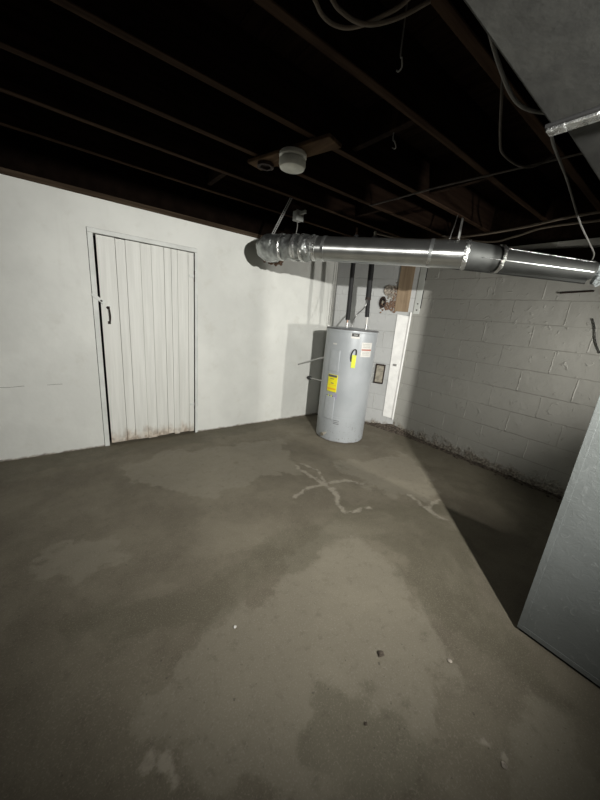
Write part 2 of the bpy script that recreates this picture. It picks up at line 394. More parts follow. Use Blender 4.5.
# joists, each one of its own
names = ['first ceiling joist out from the white door wall, above the duct elbow', 'second ceiling joist out from the door wall, holding the strap of the elbow',
         'third ceiling joist from the door wall, passing behind the round light', 'fourth ceiling joist from the door wall, passing in front of the round light',
         'fifth ceiling joist from the door wall, with two small hooks beside it', 'sixth ceiling joist from the door wall, crossed by looping cables',
         'seventh ceiling joist from the door wall, along the edge of the grey trunk duct', None, None, None, None, None]
jy = [2.86, 2.42, 2.02, 1.60, 1.12, .76, .38, -.03, -.45, -.9, -1.4, -1.9, -2.4]
for i, y in enumerate(jy):
    bm = bmesh.new(); n = 26; w = .022
    prof = []
    for k in range(n + 1):
        X = -2.98 + (3.36 + 2.98) * k / n
        yy = y + .006 * noise.noise(Vector((X * .8, y * 9, 3))); zz = JZ + .006 * noise.noise(Vector((X * .9, y * 5, 8)))
        prof.append([bm.verts.new(p) for p in ((X, yy - w, zz + .003), (X, yy - w + .003, zz), (X, yy + w - .003, zz), (X, yy + w, zz + .003), (X, yy + w, JZ + .234), (X, yy - w, JZ + .234))])
    for a, b in zip(prof, prof[1:]):
        for q in range(6): bm.faces.new((a[q], a[(q + 1) % 6], b[(q + 1) % 6], b[q]))
    bm.faces.new(prof[0]); bm.faces.new(prof[-1][::-1])
    if y > 3.1: continue
    o = finish('ceiling_joist', bm, 'joist'); o.data.materials.append(M['joist_lit'])
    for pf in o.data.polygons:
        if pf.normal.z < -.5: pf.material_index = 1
    lab = names[i] if i < len(names) and names[i] else 'dark ceiling joist behind the camera over the floor'
    tag(o, lab, 'joist', 'dark wooden ceiling joists')
# bridging pieces between joists
for a, b, x, lab in ((0, 1, 1.05, 'short dark blocking board between joists above the plank door'), (1, 2, 2.35, 'short dark blocking board between joists right of the small pale box'),
                     (3, 4, 2.28, 'short dark blocking board between joists near the right end of the duct'), (3, 4, 1.45, 'short dark blocking board between joists right of the round light')):
    ya, yb = jy[a] - .021, jy[b] + .021
    tag(boxo('blocking_board', (x, yb - .002, JZ + .03), (x + .04, ya + .002, JZ + .2), 'block', bevel=.003), lab, 'board', 'blocking between joists')

# ------------------------------------------------------------ plank door
d = empty('door_1', (DX0, YA, 0), kind='structure')
d['label'] = 'white painted plank door with a dark pull handle and worn brown foot'
bm = bmesh.new(); fr = [0, .17, .265, .41, .52, .655, .735, .805, .93, 1]
LX0, LX1 = DX0 + .018, DX1 - .006
for a, b in zip(fr, fr[1:]):
    xa = LX0 + (LX1 - LX0) * a; xb = LX0 + (LX1 - LX0) * b
    gap = R.choice([.0012, .0018, .0028]); off = R.uniform(-.0015, .0015); zb = R.uniform(.012, .03)
    box(bm, (xa + gap / 2, YA + .004 + off, zb), (xb - gap / 2, YA + .026 + off, DZ - .006 - R.uniform(0, .003)))
finish('door_leaf', bm, 'door', d, bevel=.0018)
for i, (za, zb2) in enumerate(((.25, .35), (1.45, 1.55))):
    boxo('ledge', (LX0 + .01, YA + .03, za), (LX1 - .01, YA + .05, zb2), 'trim', d)
bm = bmesh.new()
box(bm, (DX0 - .038, YA - .009, .0), (DX0 + .0, YA + .05, DZ + .0)); box(bm, (DX1, YA - .009, .0), (DX1 + .026, YA + .05, DZ)); box(bm, (DX0 - .038, YA - .009, DZ + .001), (DX1 + .026, YA + .05, DZ + .035))
finish('door_frame', bm, 'trim', d, bevel=.0025)
bm = bmesh.new()
box(bm, (DX0 - .041, YA - .0015, .0), (DX0 - .038, YA + .01, DZ + .036)); box(bm, (DX1 + .026, YA - .0015, .3), (DX1 + .0285, YA + .01, 1.45)); box(bm, (DX0 - .038, YA - .0015, DZ + .035), (DX1 + .02, YA + .01, DZ + .0365))
finish('frame_crack', bm, 'void', d)
boxo('recess', (DX0 - .1, YA + .12, 0), (DX1 + .1, YA + .14, DZ + .1), 'void', d, bevel=0)
# pull handle: a bent dark iron grip
hx = LX0 + .052
tubeo('handle', [(hx - .012, YA + .004, 1.268), (hx + .002, YA - .006, 1.262), (hx + .006, YA - .030, 1.235), (hx + .008, YA - .032, 1.19), (hx + .006, YA - .010, 1.150), (hx + .006, YA + .004, 1.140)], .0055, 'rustdark', d)
for z in (1.266, 1.142): boxo('handle_plate', (hx - .01, YA - .001, z - .012), (hx + .012, YA + .005, z + .012), 'rustdark', d)
# white hasp across the gap
Hm = Matrix.Translation((DX0 + .002, YA - .010, 1.335)) @ Matrix.Rotation(math.radians(38), 4, 'Y')
hs = boxo('latch', (-.055, -.006, -.014), (.055, .002, .014), 'trim', d, mat=Hm)
boxo('latch_eye', (.018, -.012, -.006), (.034, .0, .006), 'rustdark', hs, bevel=.001, mat=Hm)
for z in (.33, 1.62):
    h = boxo('hinge', (DX1 - .052, YA - .004, z - .012), (DX1 + .002, YA + .004, z + .012), 'trim', d)
    tubeo('hinge_pin', [(DX1 - .003, YA - .006, z - .05), (DX1 - .003, YA - .006, z + .05)], .0045, 'rustdark', h, sm=False)

# ------------------------------------------------------------ water heater
HC = (2.57, 2.45); HR = .28; HZ = 1.255
wh = empty('water_heater', (HC[0], HC[1], 0), 'tall grey cylindrical electric water heater standing on the floor in the corner', 'water heater')
T0 = Matrix.Translation((HC[0], HC[1], 0))
bm = bmesh.new(); lathe(bm, [(HR - .012, .0), (HR - .003, .004), (HR, .02), (HR, .30), (HR - .0018, .302), (HR - .0018, .305), (HR, .307), (HR, HZ - .03)], 96, T0)
finish('tank', bm, 'tank', wh, smooth=True)
bm = bmesh.new(); lathe(bm, [(HR + .0025, HZ - .034), (HR + .004, HZ - .030), (HR + .004, HZ - .006), (HR + .0, HZ), (HR - .02, HZ + .004), (.08, HZ + .012), (.0005, HZ + .013)], 96, T0)
cap = finish('top_cap', bm, 'tank', wh, smooth=True)
bm = bmesh.new(); lathe(bm, [(HR + .0052, HZ - .012), (HR + .0055, HZ - .004), (HR + .001, HZ + .002), (HR - .006, HZ + .0025)], 96, T0, close=False)
finish('rim', bm, 'greyprint', cap, smooth=True)
def cyl_patch(name, a0, a1, z0, z1, m, parent, r=HR, t=.0012, n=14, bev=0.):
    bm = bmesh.new(); A = [math.radians(a0 + (a1 - a0) * i / n) for i in range(n + 1)]
    rows = [[bm.verts.new((HC[0] + rr * math.cos(a), HC[1] + rr * math.sin(a), z)) for a in A] for rr, z in ((r - .002, z0), (r + t, z0), (r + t, z1), (r - .002, z1))]
    for k in range(4):
        p, q = rows[k], rows[(k + 1) % 4]
        for i in range(n): bm.faces.new((p[i], p[i + 1], q[i + 1], q[i]))
    for i in (0, n): bm.faces.new([rows[k][i] for k in range(4)])
    return finish(name, bm, m, parent, smooth=True, bevel=bev)
pl = cyl_patch('name_plate', -137, -119, 1.168, 1.222, 'paper', wh); cyl_patch('plate_print', -136, -120, 1.188, 1.220, 'black', pl, t=.002)
cyl_patch('plate_print', -132, -124, 1.200, 1.209, 'bluegrey', pl, t=.0026)
for z0, z1, a0, a1 in ((.80, 1.03, 180, 204), (.265, .52, 180, 204)):
    c = cyl_patch('access_cover', a0, a1, z0, z1, 'tankpanel', wh, t=.009, bev=.003)
for z in (z0 + .012, z1 - .012): pass
cyl_patch('maker_badge', 183, 193, 1.085, 1.10, 'paper', wh)
el = cyl_patch('energy_label', 182, 205, .578, .765, 'yellow', wh, t=.0105)
cyl_patch('label_print', 183, 204, .738, .762, 'greyprint', el, t=.0115)
cyl_patch('label_print', 188, 198, .716, .722, 'greyprint', el, t=.0115)
cyl_patch('label_print', 191, 198, .668, .676, 'greyprint', el, t=.0115); cyl_patch('label_print', 184, 203, .652, .656, 'orange', el, t=.0115)
cyl_patch('label_print', 183, 204, .60, .618, 'orange', el, t=.0112)
wl = cyl_patch('warning_label', -112, -84, .985, 1.135, 'paper', wh)
cyl_patch('label_print', -111, -85, 1.052, 1.066, 'redprint', wl, t=.002)
for z in (1.115, 1.100, 1.085, 1.035, 1.020, 1.005): cyl_patch('label_print', -109, -90, z, z + .0035, 'bluegrey', wl, t=.002)
cyl_patch('lower_label', 206, 222, .205, .275, 'tankpanel', wh, t=.0016)
for z in (.255, .235, .218): cyl_patch('label_print', 207, 220, z, z + .006, 'greyprint', wh, t=.0022)
cyl_patch('sticker', 200, 208, .50, .56, 'lilac', wh)
for k in range(5): cyl_patch('sticker', 181 + k * 4, 183.4 + k * 4, .505 + .008 * (k % 3), .53 + .008 * (k % 2), 'yellowgreen' if k % 2 else 'greyprint', wh)
# hanging yellow tag on a black strap
def hp(a, r, z): a = math.radians(a); return (HC[0] + r * math.cos(a), HC[1] + r * math.sin(a), z)
tg = cyl_patch('hang_tag', -130, -121, .865, 1.0, 'yellowgreen', wh, t=.006)
cyl_patch('label_print', -128, -123, .90, .96, 'yellow', tg, t=.007)
tubeo('tag_strap', [hp(-131, HR + .004, .93), hp(-132, HR + .010, 1.0), hp(-128, HR + .012, 1.052), hp(-123, HR + .010, 1.05), hp(-122, HR + .008, 1.0)], .0065, 'black', tg)
# drain valve, relief pipe, side knob
vv = tubeo('drain_valve', [hp(190, HR - .01, .085), hp(190, HR + .05, .085)], .014, 'brass', wh, sm=False, n=14)
tubeo('valve_knob', [hp(190, HR + .03, .085), hp(190, HR + .062, .083)], .020, 'brass', vv, sm=False, n=8)
tubeo('relief_pipe', [(2.40, 2.64, .91), (2.413, 2.75, .885), (2.419, YA - .002, .73)], .009, 'steel', wh, sm=False)
kn = tubeo('side_stem', [(2.40, 2.64, .63), (2.58, YA - .07, .558)], .008, 'steel', wh, sm=False)
tubeo('stem_knob', [(2.576, YA - .09, .560), (2.588, YA - .03, .555)], .022, 'black', kn, sm=False, n=14)
for a, r in ((118, .07), (-30, .15)):
    x, y = HC[0] + r * math.cos(math.radians(a)), HC[1] + r * math.sin(math.radians(a))
    tubeo('pipe_nipple', [(x, y, HZ), (x, y, HZ + .06)], .013, 'steel', wh, sm=False)

# pipes above the heater
a1_ = (HC[0] + .07 * math.cos(math.radians(118)), HC[1] + .07 * math.sin(math.radians(118)))
a2_ = (HC[0] + .15 * math.cos(math.radians(-30)), HC[1] + .15 * math.sin(math.radians(-30)))
p = empty('water_pipe', (a1_[0], a1_[1], HZ + .03), 'straight black foam-covered pipe rising from the left of the heater top', 'pipe', 'pipes over the water heater')
tubeo('pipe_insulation', [(a1_[0], a1_[1], HZ + .09), (a1_[0] - .01, a1_[1] + .02, 2.2)], .024, 'blackfoam', p, sm=False, n=16)
tubeo('pipe_core', [(a1_[0], a1_[1], HZ + .061), (a1_[0] - .01, a1_[1] + .02, 2.27)], .011, 'copper', p, sm=False)
p = empty('water_pipe', (a2_[0], a2_[1], HZ + .06), 'black foam-covered pipe with a torn end showing white pipe, right of the heater top', 'pipe', 'pipes over the water heater')
tubeo('pipe_core', [(a2_[0], a2_[1], HZ + .061), (a2_[0] - .03, a2_[1] + .03, 2.25)], .011, 'paper', p, sm=False)
tubeo('pipe_insulation', [(a2_[0] - .003, a2_[1] + .003, HZ + .14), (a2_[0] - .014, a2_[1] + .014, HZ + .33)], .024, 'blackfoam', p, sm=False, n=16)
tubeo('pipe_insulation', [(a2_[0] - .014, a2_[1] + .014, HZ + .333), (a2_[0] - .03, a2_[1] + .03, 2.2)], .029, 'blackfoam', p, sm=False, n=16)
tubeo('pipe_collar', [(a2_[0] - .0135, a2_[1] + .0135, HZ + .315), (a2_[0] - .0155, a2_[1] + .0155, HZ + .345)], .031, 'rustdark', p, sm=False, n=16)
tag(tubeo('bypass_pipe', [(a1_[0] + .012, a1_[1] - .07, HZ + .016), (a1_[0] + .02, a1_[1] - .06, HZ + .07), (a1_[0] + .08, a1_[1] - .05, HZ + .15), (a2_[0] - .06, a2_[1] + .0, HZ + .25), (a2_[0] - .035, a2_[1] + .01, HZ + .33)], .007, 'steel'),
    'thin bent metal tube slanting up between the two black pipes', 'pipe')
# thin white upright and wires in the corner left of the heater
c = tag(tubeo('corner_upright', [(2.845, 3.165, .0), (2.85, 3.165, 1.26)], .016, 'whiteboard', sm=False, n=14), 'thin white vertical strip on the wall just left of the water heater', 'pipe')
for k, (dx, lab) in enumerate(((0, 'left one of the thin wires hanging from the duct behind the heater'), (.035, 'middle one of the thin wires hanging from the duct behind the heater'), (.06, 'right one of the thin wires hanging from the duct behind the heater'))):
    tag(tubeo('hanging_wire', [(2.70 + dx * .6, 3.0, 2.27), (2.715 + dx, 3.02, 1.95), (2.74 + dx, 3.05, 1.6), (2.80 + dx * .5, 3.12, 1.262)], .0022, 'cablegrey'), lab, 'wire', 'thin wires by the corner')

# ------------------------------------------------------------ things on the angled wall (wall-local coordinates)
def wbox(name, a0, a1, z0, z1, t0, t1, m, parent=None, bevel=.002):
    o = boxo(name, (a0, -t1, z0), (a1, -t0, z1), m, None, bevel, mat=AW)
    if parent is not None: o.parent = parent; o.matrix_parent_inverse = parent.matrix_basis.inverted()
    return o
def WP(a, t, z): return AW @ Vector((a, -t, z))
# white strip with a slanting foot
bm = bmesh.new()
pts = [(.872, .16), (.99, .15), (.999, 1.45), (.845, 1.465)]
bot = [bm.verts.new(AW @ Vector((a, -.0005, z))) for a, z in pts]; top = [bm.verts.new(AW @ Vector((a, -.012, z))) for a, z in pts]
bm.faces.new(top); bm.faces.new(bot[::-1])
for i in range(4): bm.faces.new((bot[i], bot[(i + 1) % 4], top[(i + 1) % 4], top[i]))
ws = finish('wall_strip', bm, 'whiteboard', bevel=.002); tag(ws, 'bright white vertical board on the wall right of the water heater', 'board')
wbox('metal_clip', .895, .94, .835, .862, .012, .02, 'strap', ws)
tag(tubeo('conduit', [WP(1.003, .018, .14), WP(1.0, .018, 1.50)], .011, 'whiteboard', sm=False, n=12), 'thin white vertical conduit running down the wall corner beside the white board', 'conduit')
tag(wbox('brown_board', .80, .962, 1.50, 2.12, .001, .016, 'rawboard'), 'bare brown wooden board high on the wall under the silver duct', 'board')
mp = tag(boxo('corner_plate', (XR - .006, 2.19, 1.485), (XR - .0001, 2.268, 2.125), 'trim', bevel=.002), 'white painted metal strip with screws beside the brown board', 'plate')
for z in (1.53, 1.60): 
    bm = bmesh.new(); lathe(bm, [(.008, 0), (.008, .003), (.004, .005)], 12, Matrix.Translation((XR - .0062, 2.225, z)) @ Matrix.Rotation(-PI / 2, 4, 'Y')); finish('screw', bm, 'rustdark', mp)
boxo('edge_gap', (XR - .004, 2.180, 1.55), (XR - .0008, 2.189, 1.75), 'void', mp, bevel=0); boxo('edge_gap', (XR - .004, 2.180, 1.86), (XR - .0008, 2.189, 2.05), 'void', mp, bevel=0)
# electrical box
eb = empty('electrical_box', tuple(WP(.7, 0, .70)), 'small square electrical box with a beige plate on the wall right of the heater', 'electrical box')
wbox('back_plate', .60, .806, .583, .83, .0005, .008, 'boxpaint', eb)
wbox('box_rim', .685, .806, .583, .835, .008, .035, 'rustdark', eb); wbox('cover_plate', .70, .793, .600, .818, .035, .039, 'plate', eb)
for z in (.62, .80): wbox('plate_screw', .743, .750, z - .004, z + .004, .039, .042, 'steel', eb, bevel=.001)
# pipe hole with rust
ho = empty('wall_pipe_stub', tuple(WP(.645, 0, 1.6)), 'dark rusty oval pipe opening broken into the wall under the duct', 'pipe opening')
Rz = AW @ Matrix.Translation((.645, 0, 1.595)) @ Matrix.Rotation(PI / 2, 4, 'X') @ Matrix.Diagonal((.75, 1.25, 1, 1))
bm = bmesh.new(); lathe(bm, [(.050, .0), (.056, .012), (.054, .022), (.038, .024), (.034, .006), (.002, .004)], 26, Rz); finish('iron_ring', bm, 'rustdark', ho, smooth=True)
bm = bmesh.new(); lathe(bm, [(.033, .005), (.031, .0085), (.001, .0085)], 20, Rz); finish('hole', bm, 'void', ho)
bm = bmesh.new(); lathe(bm, [(.014, .008), (.016, .03), (.010, .036), (.001, .036)], 10, Rz); finish('stub_pipe', bm, 'plate', ho, smooth=True)
Rz = AW @ Matrix.Translation((.70, 0, 1.735)) @ Matrix.Rotation(PI / 2, 4, 'X')
bm = bmesh.new(); lathe(bm, [(.062, .0), (.064, .014), (.052, .018), (.046, .008), (.0015, .006)], 22, Rz); o = finish('mortar_ring', bm, 'oldmortar', smooth=True); tag(o, 'round patch of broken grey mortar above the rusty opening', 'mortar patch')
bm = bmesh.new()
def lump(bm, c, r, seed, seg=2):
    n0 = len(bm.verts); res = bmesh.ops.create_icosphere(bm, subdivisions=seg, radius=r, matrix=Matrix.Translation(c))
    for v in res['verts']:
        v.co += (v.co - Vector(c)) * (.5 * noise.noise((v.co + Vector((seed, 0, 0))) * (1.2 / r)))
for k in range(150):
    a = R.gauss(.74, .055); z = R.gauss(1.555, .03) + (a - .7) * .15
    if not (.60 < a < .84): continue
    lump(bm, WP(a, .002, z), R.uniform(.005, .015), k, 1)
for k in range(60):
    a = R.gauss(.77, .02); z = R.uniform(1.55, 1.78); lump(bm, WP(a, .002, z), R.uniform(.005, .013), k, 1)
bm2 = bmesh.new()
for k in range(110):
    a = R.gauss(.745, .04); z = R.gauss(1.70, .05)
    if .66 < a < .798: lump(bm2, WP(a, .001, z), R.uniform(.006, .016), k + 500, 1)
tag(finish('mortar_crumbs', bm2, 'oldmortar', smooth=True), 'rough grey brown mortar showing between the rusty opening and the brown board', 'rust patch', kind='stuff')
tag(finish('rust_crumbs', bm, 'rust', smooth=True), 'reddish brown crumbling patch beside the rusty opening and the brown board', 'rust patch', kind='stuff')

# soil and rubble along the foot of the right wall and corner
bm = bmesh.new(); n = 220; rows = []
foot = [Vector((2.78, 3.13, 0)), CA + Vector((0, -.01, 0)), CB, Vector((XR, .1, 0))]
L = [0]
for a, b in zip(foot, foot[1:]): L.append(L[-1] + (b - a).length)
def foot_at(s):
    for i in range(3):
        if s <= L[i + 1] or i == 2:
            t = (s - L[i]) / (L[i + 1] - L[i]); return foot[i].lerp(foot[i + 1], t), (foot[i + 1] - foot[i]).normalized()
for i in range(n + 1):
    s = L[-1] * i / n; p, t = foot_at(s); nn = Vector((t.y, -t.x, 0)); nn = nn if nn.dot(Vector((-1, -1, 0))) > 0 else -nn
    near = math.exp(-((s - L[2]) / .22) ** 2)
    h = .022 + .05 * near + .018 * noise.noise(Vector((s * 9, 1, 0))); w = .055 + .10 * near + .03 * noise.noise(Vector((s * 6, 5, 0)))
    if s < .2: h *= s / .2
    row = []
    for k in range(8):
        u = k / 7; z = max(0, h) * (1 - u) ** 1.3 + .009 * noise.noise(Vector((s * 25, u * 4, 9))) * (1 - u)
        row.append(bm.verts.new(p - nn * .01 + nn * (u * w) + Vector((0, 0, z if k < 7 else -.004))))
    rows.append(row)
for a, b in zip(rows, rows[1:]):
    for k in range(7): bm.faces.new((a[k], a[k + 1], b[k + 1], b[k]))
for k in range(130):
    s = R.uniform(.3, L[-1]) if k % 2 else R.gauss(L[2], .15); s = min(max(s, .1), L[-1]); p, t = foot_at(s); nn = Vector((t.y, -t.x, 0)); nn = nn if nn.dot(Vector((-1, -1, 0))) > 0 else -nn
    q = p + nn * abs(R.gauss(.02, .035)); q.z = .006; lump(bm, q, R.uniform(.004, .014), k, 1)
tag(finish('soil_rubble', bm, 'soil', smooth=True), 'dark damp soil and paint crumbs along the foot of the block wall', 'rubble', kind='stuff')

# ------------------------------------------------------------ silver duct
P0, P1, Gp, Fp = Vector((1.95, YA + .03, 2.0)), Vector((1.54, 2.62, 1.915)), Vector((2.35, 1.24, 1.867)), Vector((2.98, .668, 1.828))
vd = empty('ventilation_duct', tuple(P1), 'round silver sheet metal duct with foil elbow running from the wall under the joists', 'duct')
J = P1.lerp(Gp, .27)
path = smooth_path([P0, Vector((1.76, 2.92, 1.96)), Vector((1.585, 2.70, 1.925)), Vector((1.60, 2.56, 1.914)), P1.lerp(Gp, .15), J], 14)
bm = bmesh.new(); tube(bm, path, lambda t: .110 - .011 * t + .004 * math.sin(t * 70), 44, jitter=.016); finish('elbow', bm, 'foil', vd, smooth=True)
dirn = (Gp - J).normalized()
ln = (Gp - J).length; Q = Matrix.Translation(J) @ dirn.to_track_quat('Z', 'Y').to_matrix().to_4x4()
bm = bmesh.new(); lathe(bm, [(.094 + (.0012 if i % 12 == 6 else 0), -.03 + (ln + .03) * i / 48) for i in range(49)], 64)
sp_ = finish('straight_pipe', bm, 'galvbrushed', None, smooth=True); sp_.parent = vd; sp_.matrix_parent_inverse = vd.matrix_basis.inverted(); sp_.matrix_basis = Q
for t, w in ((.0, .04), (.09, .012), (.80, .012)):
    a = J.lerp(Gp, t); bm = bmesh.new(); tube(bm, [a - dirn * w, a + dirn * w], .098, 48); finish('seam_collar', bm, 'foilbright' if t < .05 else 'galv', vd, smooth=True)
def ringtape(c, ax, r, w, m, a0=0, a1=2 * PI, n=30, seed=1):
    u = ax.orthogonal().normalized(); v = ax.cross(u); bm = bmesh.new(); rr = []
    for i in range(n + 1):
        a = a0 + (a1 - a0) * i / n; d_ = u * math.cos(a) + v * math.sin(a); e1 = w * (1 + .6 * noise.noise(Vector((i * .9, seed, 0)))); e2 = w * (1 + .6 * noise.noise(Vector((i * .9, seed + 7, 0))))
        rr.append((bm.verts.new(c + d_ * r - ax * e1), bm.verts.new(c + d_ * (r + .004)), bm.verts.new(c + d_ * r + ax * e2)))
    for a, b in zip(rr, rr[1:]):
        for k in range(2): bm.faces.new((a[k], a[k + 1], b[k + 1], b[k]))
    return finish('foil_tape', bm, m, vd, smooth=True)
for q, w in ((.09, .012), (.17, .022), (.215, .015)): ringtape(P1.lerp(Gp, q), dirn, .107, w, 'foilbright', seed=q * 50)
pe = Vector((1.66, 2.79, 1.942)); ringtape(pe, (Vector((1.76, 2.92, 1.96)) - Vector((1.585, 2.70, 1.925))).normalized(), .121, .013, 'foilbright', seed=3)
# right hand run: a flat-sided reducer dropping towards the trunk
ringtape(Gp, dirn, .097, .016, 'foilbright', seed=9)
d2 = (Fp - Gp).normalized()
bm = bmesh.new(); tube(bm, [Gp - dirn * .04] + [Gp.lerp(Fp, i / 8) for i in range(9)], lambda t: .094 - .032 * t, 40); rs = finish('lower_run', bm, 'galvdull', vd, smooth=True)
ringtape(Gp.lerp(Fp, .27), d2, .092, .013, 'foilbright', seed=12)
up = Vector((0, 0, 1)); sd = d2.cross(up).normalized()
bm = bmesh.new(); tube(bm, [Gp.lerp(Fp, .3) + up * .060 + sd * .060, Fp + up * .047 + sd * .041], .0035, 8); finish('seam_ridge', bm, 'foilbright', vd, smooth=True)
bm = bmesh.new(); tube(bm, [Gp.lerp(Fp, .1) + sd * .088 - up * .02, Fp + sd * .058 - up * .018], .003, 8); finish('seam_ridge', bm, 'galv', vd, smooth=True)
bm = bmesh.new(); lathe(bm, [(.062, -.012), (.066, 0), (.062, .012), (.05, .012), (.05, -.05)], 36, Matrix.Translation(Fp) @ d2.to_track_quat('Z', 'Y').to_matrix().to_4x4(), close=False); finish('end_ring', bm, 'galvdull', vd, smooth=True)
# torn hole in the wall round the elbow
bm = bmesh.new()
for k in range(90):
    a = R.uniform(0, 2 * PI); r = .128 + abs(R.gauss(0, .02)); lump(bm, (1.95 + r * math.cos(a), YA - .004, 2.0 - .02 + r * math.sin(a) * .7), R.uniform(.006, .02), k, 1)
tag(finish('wall_hole_edge', bm, 'rust', smooth=True), 'crumbling brown plaster round the hole where the foil elbow enters the wall', 'plaster edge', kind='stuff')
# thin rail hanging beneath the duct
rl = [Vector((2.506, 1.653, 1.862)), Vector((2.73, 1.13, 1.806)), Vector((2.94, .66, 1.752))]
tag(tubeo('metal_rail', rl, .020, 'galvdull', n=8), 'thin silver pipe slanting just below the right part of the duct', 'pipe')
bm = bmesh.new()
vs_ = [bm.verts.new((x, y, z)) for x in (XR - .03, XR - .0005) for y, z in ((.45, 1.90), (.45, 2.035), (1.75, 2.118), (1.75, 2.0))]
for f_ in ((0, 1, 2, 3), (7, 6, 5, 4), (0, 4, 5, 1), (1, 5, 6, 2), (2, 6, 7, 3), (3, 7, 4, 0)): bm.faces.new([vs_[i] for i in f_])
tag(finish('duct_shadow_strip', bm, 'rim_and_shadow', bevel=.003), 'dark strip for the shadow of the duct along the top of the block wall behind the duct end', 'board')  # cast shadow of the duct, modelled as a near-black strip
tag(tubeo('iron_rod', [(XR - .0065, .90, 1.722), (XR - .0065, .686, 1.737)], .007, 'rustdark', sm=False), 'short dark rod sticking out under the right end of the duct', 'rod')
bm = bmesh.new()
for k in range(26): lump(bm, (3.15 + R.gauss(0, .02), .62 + R.gauss(0, .035), 1.845 + R.gauss(0, .03)), R.uniform(.015, .04), k, 2)
tag(finish('insulation_scrap', bm, 'insul', smooth=True), 'scrap of pale fluffy insulation at the right end of the duct', 'insulation')
tag(tubeo('wall_cable', [(XR - .006, .64, 1.53), (XR - .006, .61, 1.46), (XR - .006, .58, 1.36), (XR - .006, .53, 1.27)], .003, 'black'), 'short dark wire on the block wall at the right edge', 'wire')

# perforated straps
def strap(a, b, lab, w=.011):
    a, b = Vector(a), Vector(b); t = (b - a).normalized(); s = t.cross(Vector((.6, .75, 0))).normalized(); nn = t.cross(s)
    bm = bmesh.new(); n = int((b - a).length / .016)
    for i in range(n + 1):
        p = a.lerp(b, i / n)
        for q in (-1, 1):
            mat = Matrix((( *s, 0), (*t, 0), (*nn, 0), (0, 0, 0, 1))).transposed(); mat.translation = p + s * q * w * .72
            box(bm, (-w * .3, -.0083, -.001), (w * .3, .0083, .001), mat)
        mat = Matrix((( *s, 0), (*t, 0), (*nn, 0), (0, 0, 0, 1))).transposed(); mat.translation = p
        box(bm, (-w * .45, -.003, -.001), (w * .45, .003, .001), mat)
    return tag(finish('hanger_strap', bm, 'strap'), lab, 'strap')
strap((1.63, 2.445, 2.285), (1.58, 2.62, 2.028), 'perforated metal strap slanting from a joist down to the foil elbow')
strap((2.86, 1.60, 2.285), (2.27, 1.27, 1.963), 'bright perforated metal strap hanging the duct near its right joint')
tag(tubeo('hanger_wire', [(2.77, 1.60, 2.285), (2.50, 1.455, 2.12), (2.225, 1.31, 1.958)], .0035, 'strap'), 'thin metal hanger wire beside the right strap over the duct', 'wire')

# small box and its pipe
jb = empty('junction_box', (1.79, 2.555, 2.2), 'small pale square junction box under the joists above the foil duct', 'junction box')
boxo('box_body', (1.755, 2.53, 2.165), (1.83, 2.59, 2.245), 'bluegrey', jb, bevel=.006); boxo('box_lid', (1.752, 2.524, 2.162), (1.833, 2.531, 2.248), 'bluegrey', jb, bevel=.003)
tubeo('box_lead', [(1.765, 2.53, 2.166), (1.74, 2.48, 2.10), (1.70, 2.44, 2.012)], .004, 'cablegrey', jb)
boxo('box_bracket', (1.78, 2.441, 2.21), (1.80, 2.531, 2.235), 'bluegrey', jb)

# ------------------------------------------------------------ ceiling light on its board
mb = bmesh.new(); A, B = Vector((1.10, 2.11, 0)), Vector((1.26, 1.50, 0)); t = (B - A).normalized(); s = Vector((-t.y, t.x, 0))
Mb = Matrix(((s.x, t.x, 0, A.x), (s.y, t.y, 0, A.y), (0, 0, 1, JZ - .026), (0, 0, 0, 1)))
box(mb, (-.062, 0, 0), (.062, (B - A).length, .022), Mb)
tag(finish('mounting_board', mb, 'plank', bevel=.006), 'brown board nailed under the joists behind the round white light', 'board')
bm = bmesh.new(); lathe(bm, [(.055, 0), (.055, -.018), (.048, -.020), (.036, -.018), (.034, -.004), (.001, -.004)], 8, Matrix.Translation((1.128, 2.01, JZ - .0262)))
tag(finish('octagonal_box', bm, 'rustdark'), 'rusty octagonal outlet box on the board left of the round light', 'outlet box')
FL = Vector((1.168, 1.765, JZ - .027)); cl = empty('ceiling_light', tuple(FL), 'round white porcelain ceiling light with a domed cover, unlit', 'ceiling light')
bm = bmesh.new(); lathe(bm, [(.076, 0), (.080, -.006), (.080, -.022), (.072, -.028), (.066, -.030)], 48, Matrix.Translation(FL)); finish('base', bm, 'porcelain', cl, smooth=True)
bm = bmesh.new(); lathe(bm, [(.070, -.030), (.078, -.036), (.079, -.062), (.072, -.078), (.050, -.086), (.001, -.088)], 48, Matrix.Translation(FL)); dm = finish('cover', bm, 'glass', cl, smooth=True)
bm = bmesh.new(); lathe(bm, [(.067, -.0285), (.069, -.033), (.067, -.036)], 48, Matrix.Translation(FL)); finish('gasket', bm, 'rustdark', cl, smooth=True)

# ------------------------------------------------------------ trunk duct and furnace
td = empty('trunk_duct', (1.2, .05, 1.95), 'wide dull grey rectangular trunk duct under the joists at the top right', 'duct')
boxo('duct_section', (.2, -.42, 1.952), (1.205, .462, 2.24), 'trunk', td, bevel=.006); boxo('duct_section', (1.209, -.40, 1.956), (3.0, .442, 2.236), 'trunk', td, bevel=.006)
bm = bmesh.new(); n = 20
for i in range(n):
    ya = -.42 + .885 * i / n; yb = -.42 + .885 * (i + 1) / n
    dz = .003 * noise.noise(Vector((i * .8, 0, 0))); box(bm, (1.19 + dz, ya, 1.932 + dz), (1.228 + dz, yb + .001, 1.951))
finish('seam_strip', bm, 'foilbright', td, bevel=.003)
tubeo('seam_lip', [(1.186, -.42, 1.946), (1.186, .467, 1.944)], .006, 'black', td, sm=False)
fc = empty('furnace_cabinet', (1.95, -.5, 0), 'large dull grey metal cabinet standing on the floor at the right edge', 'furnace')
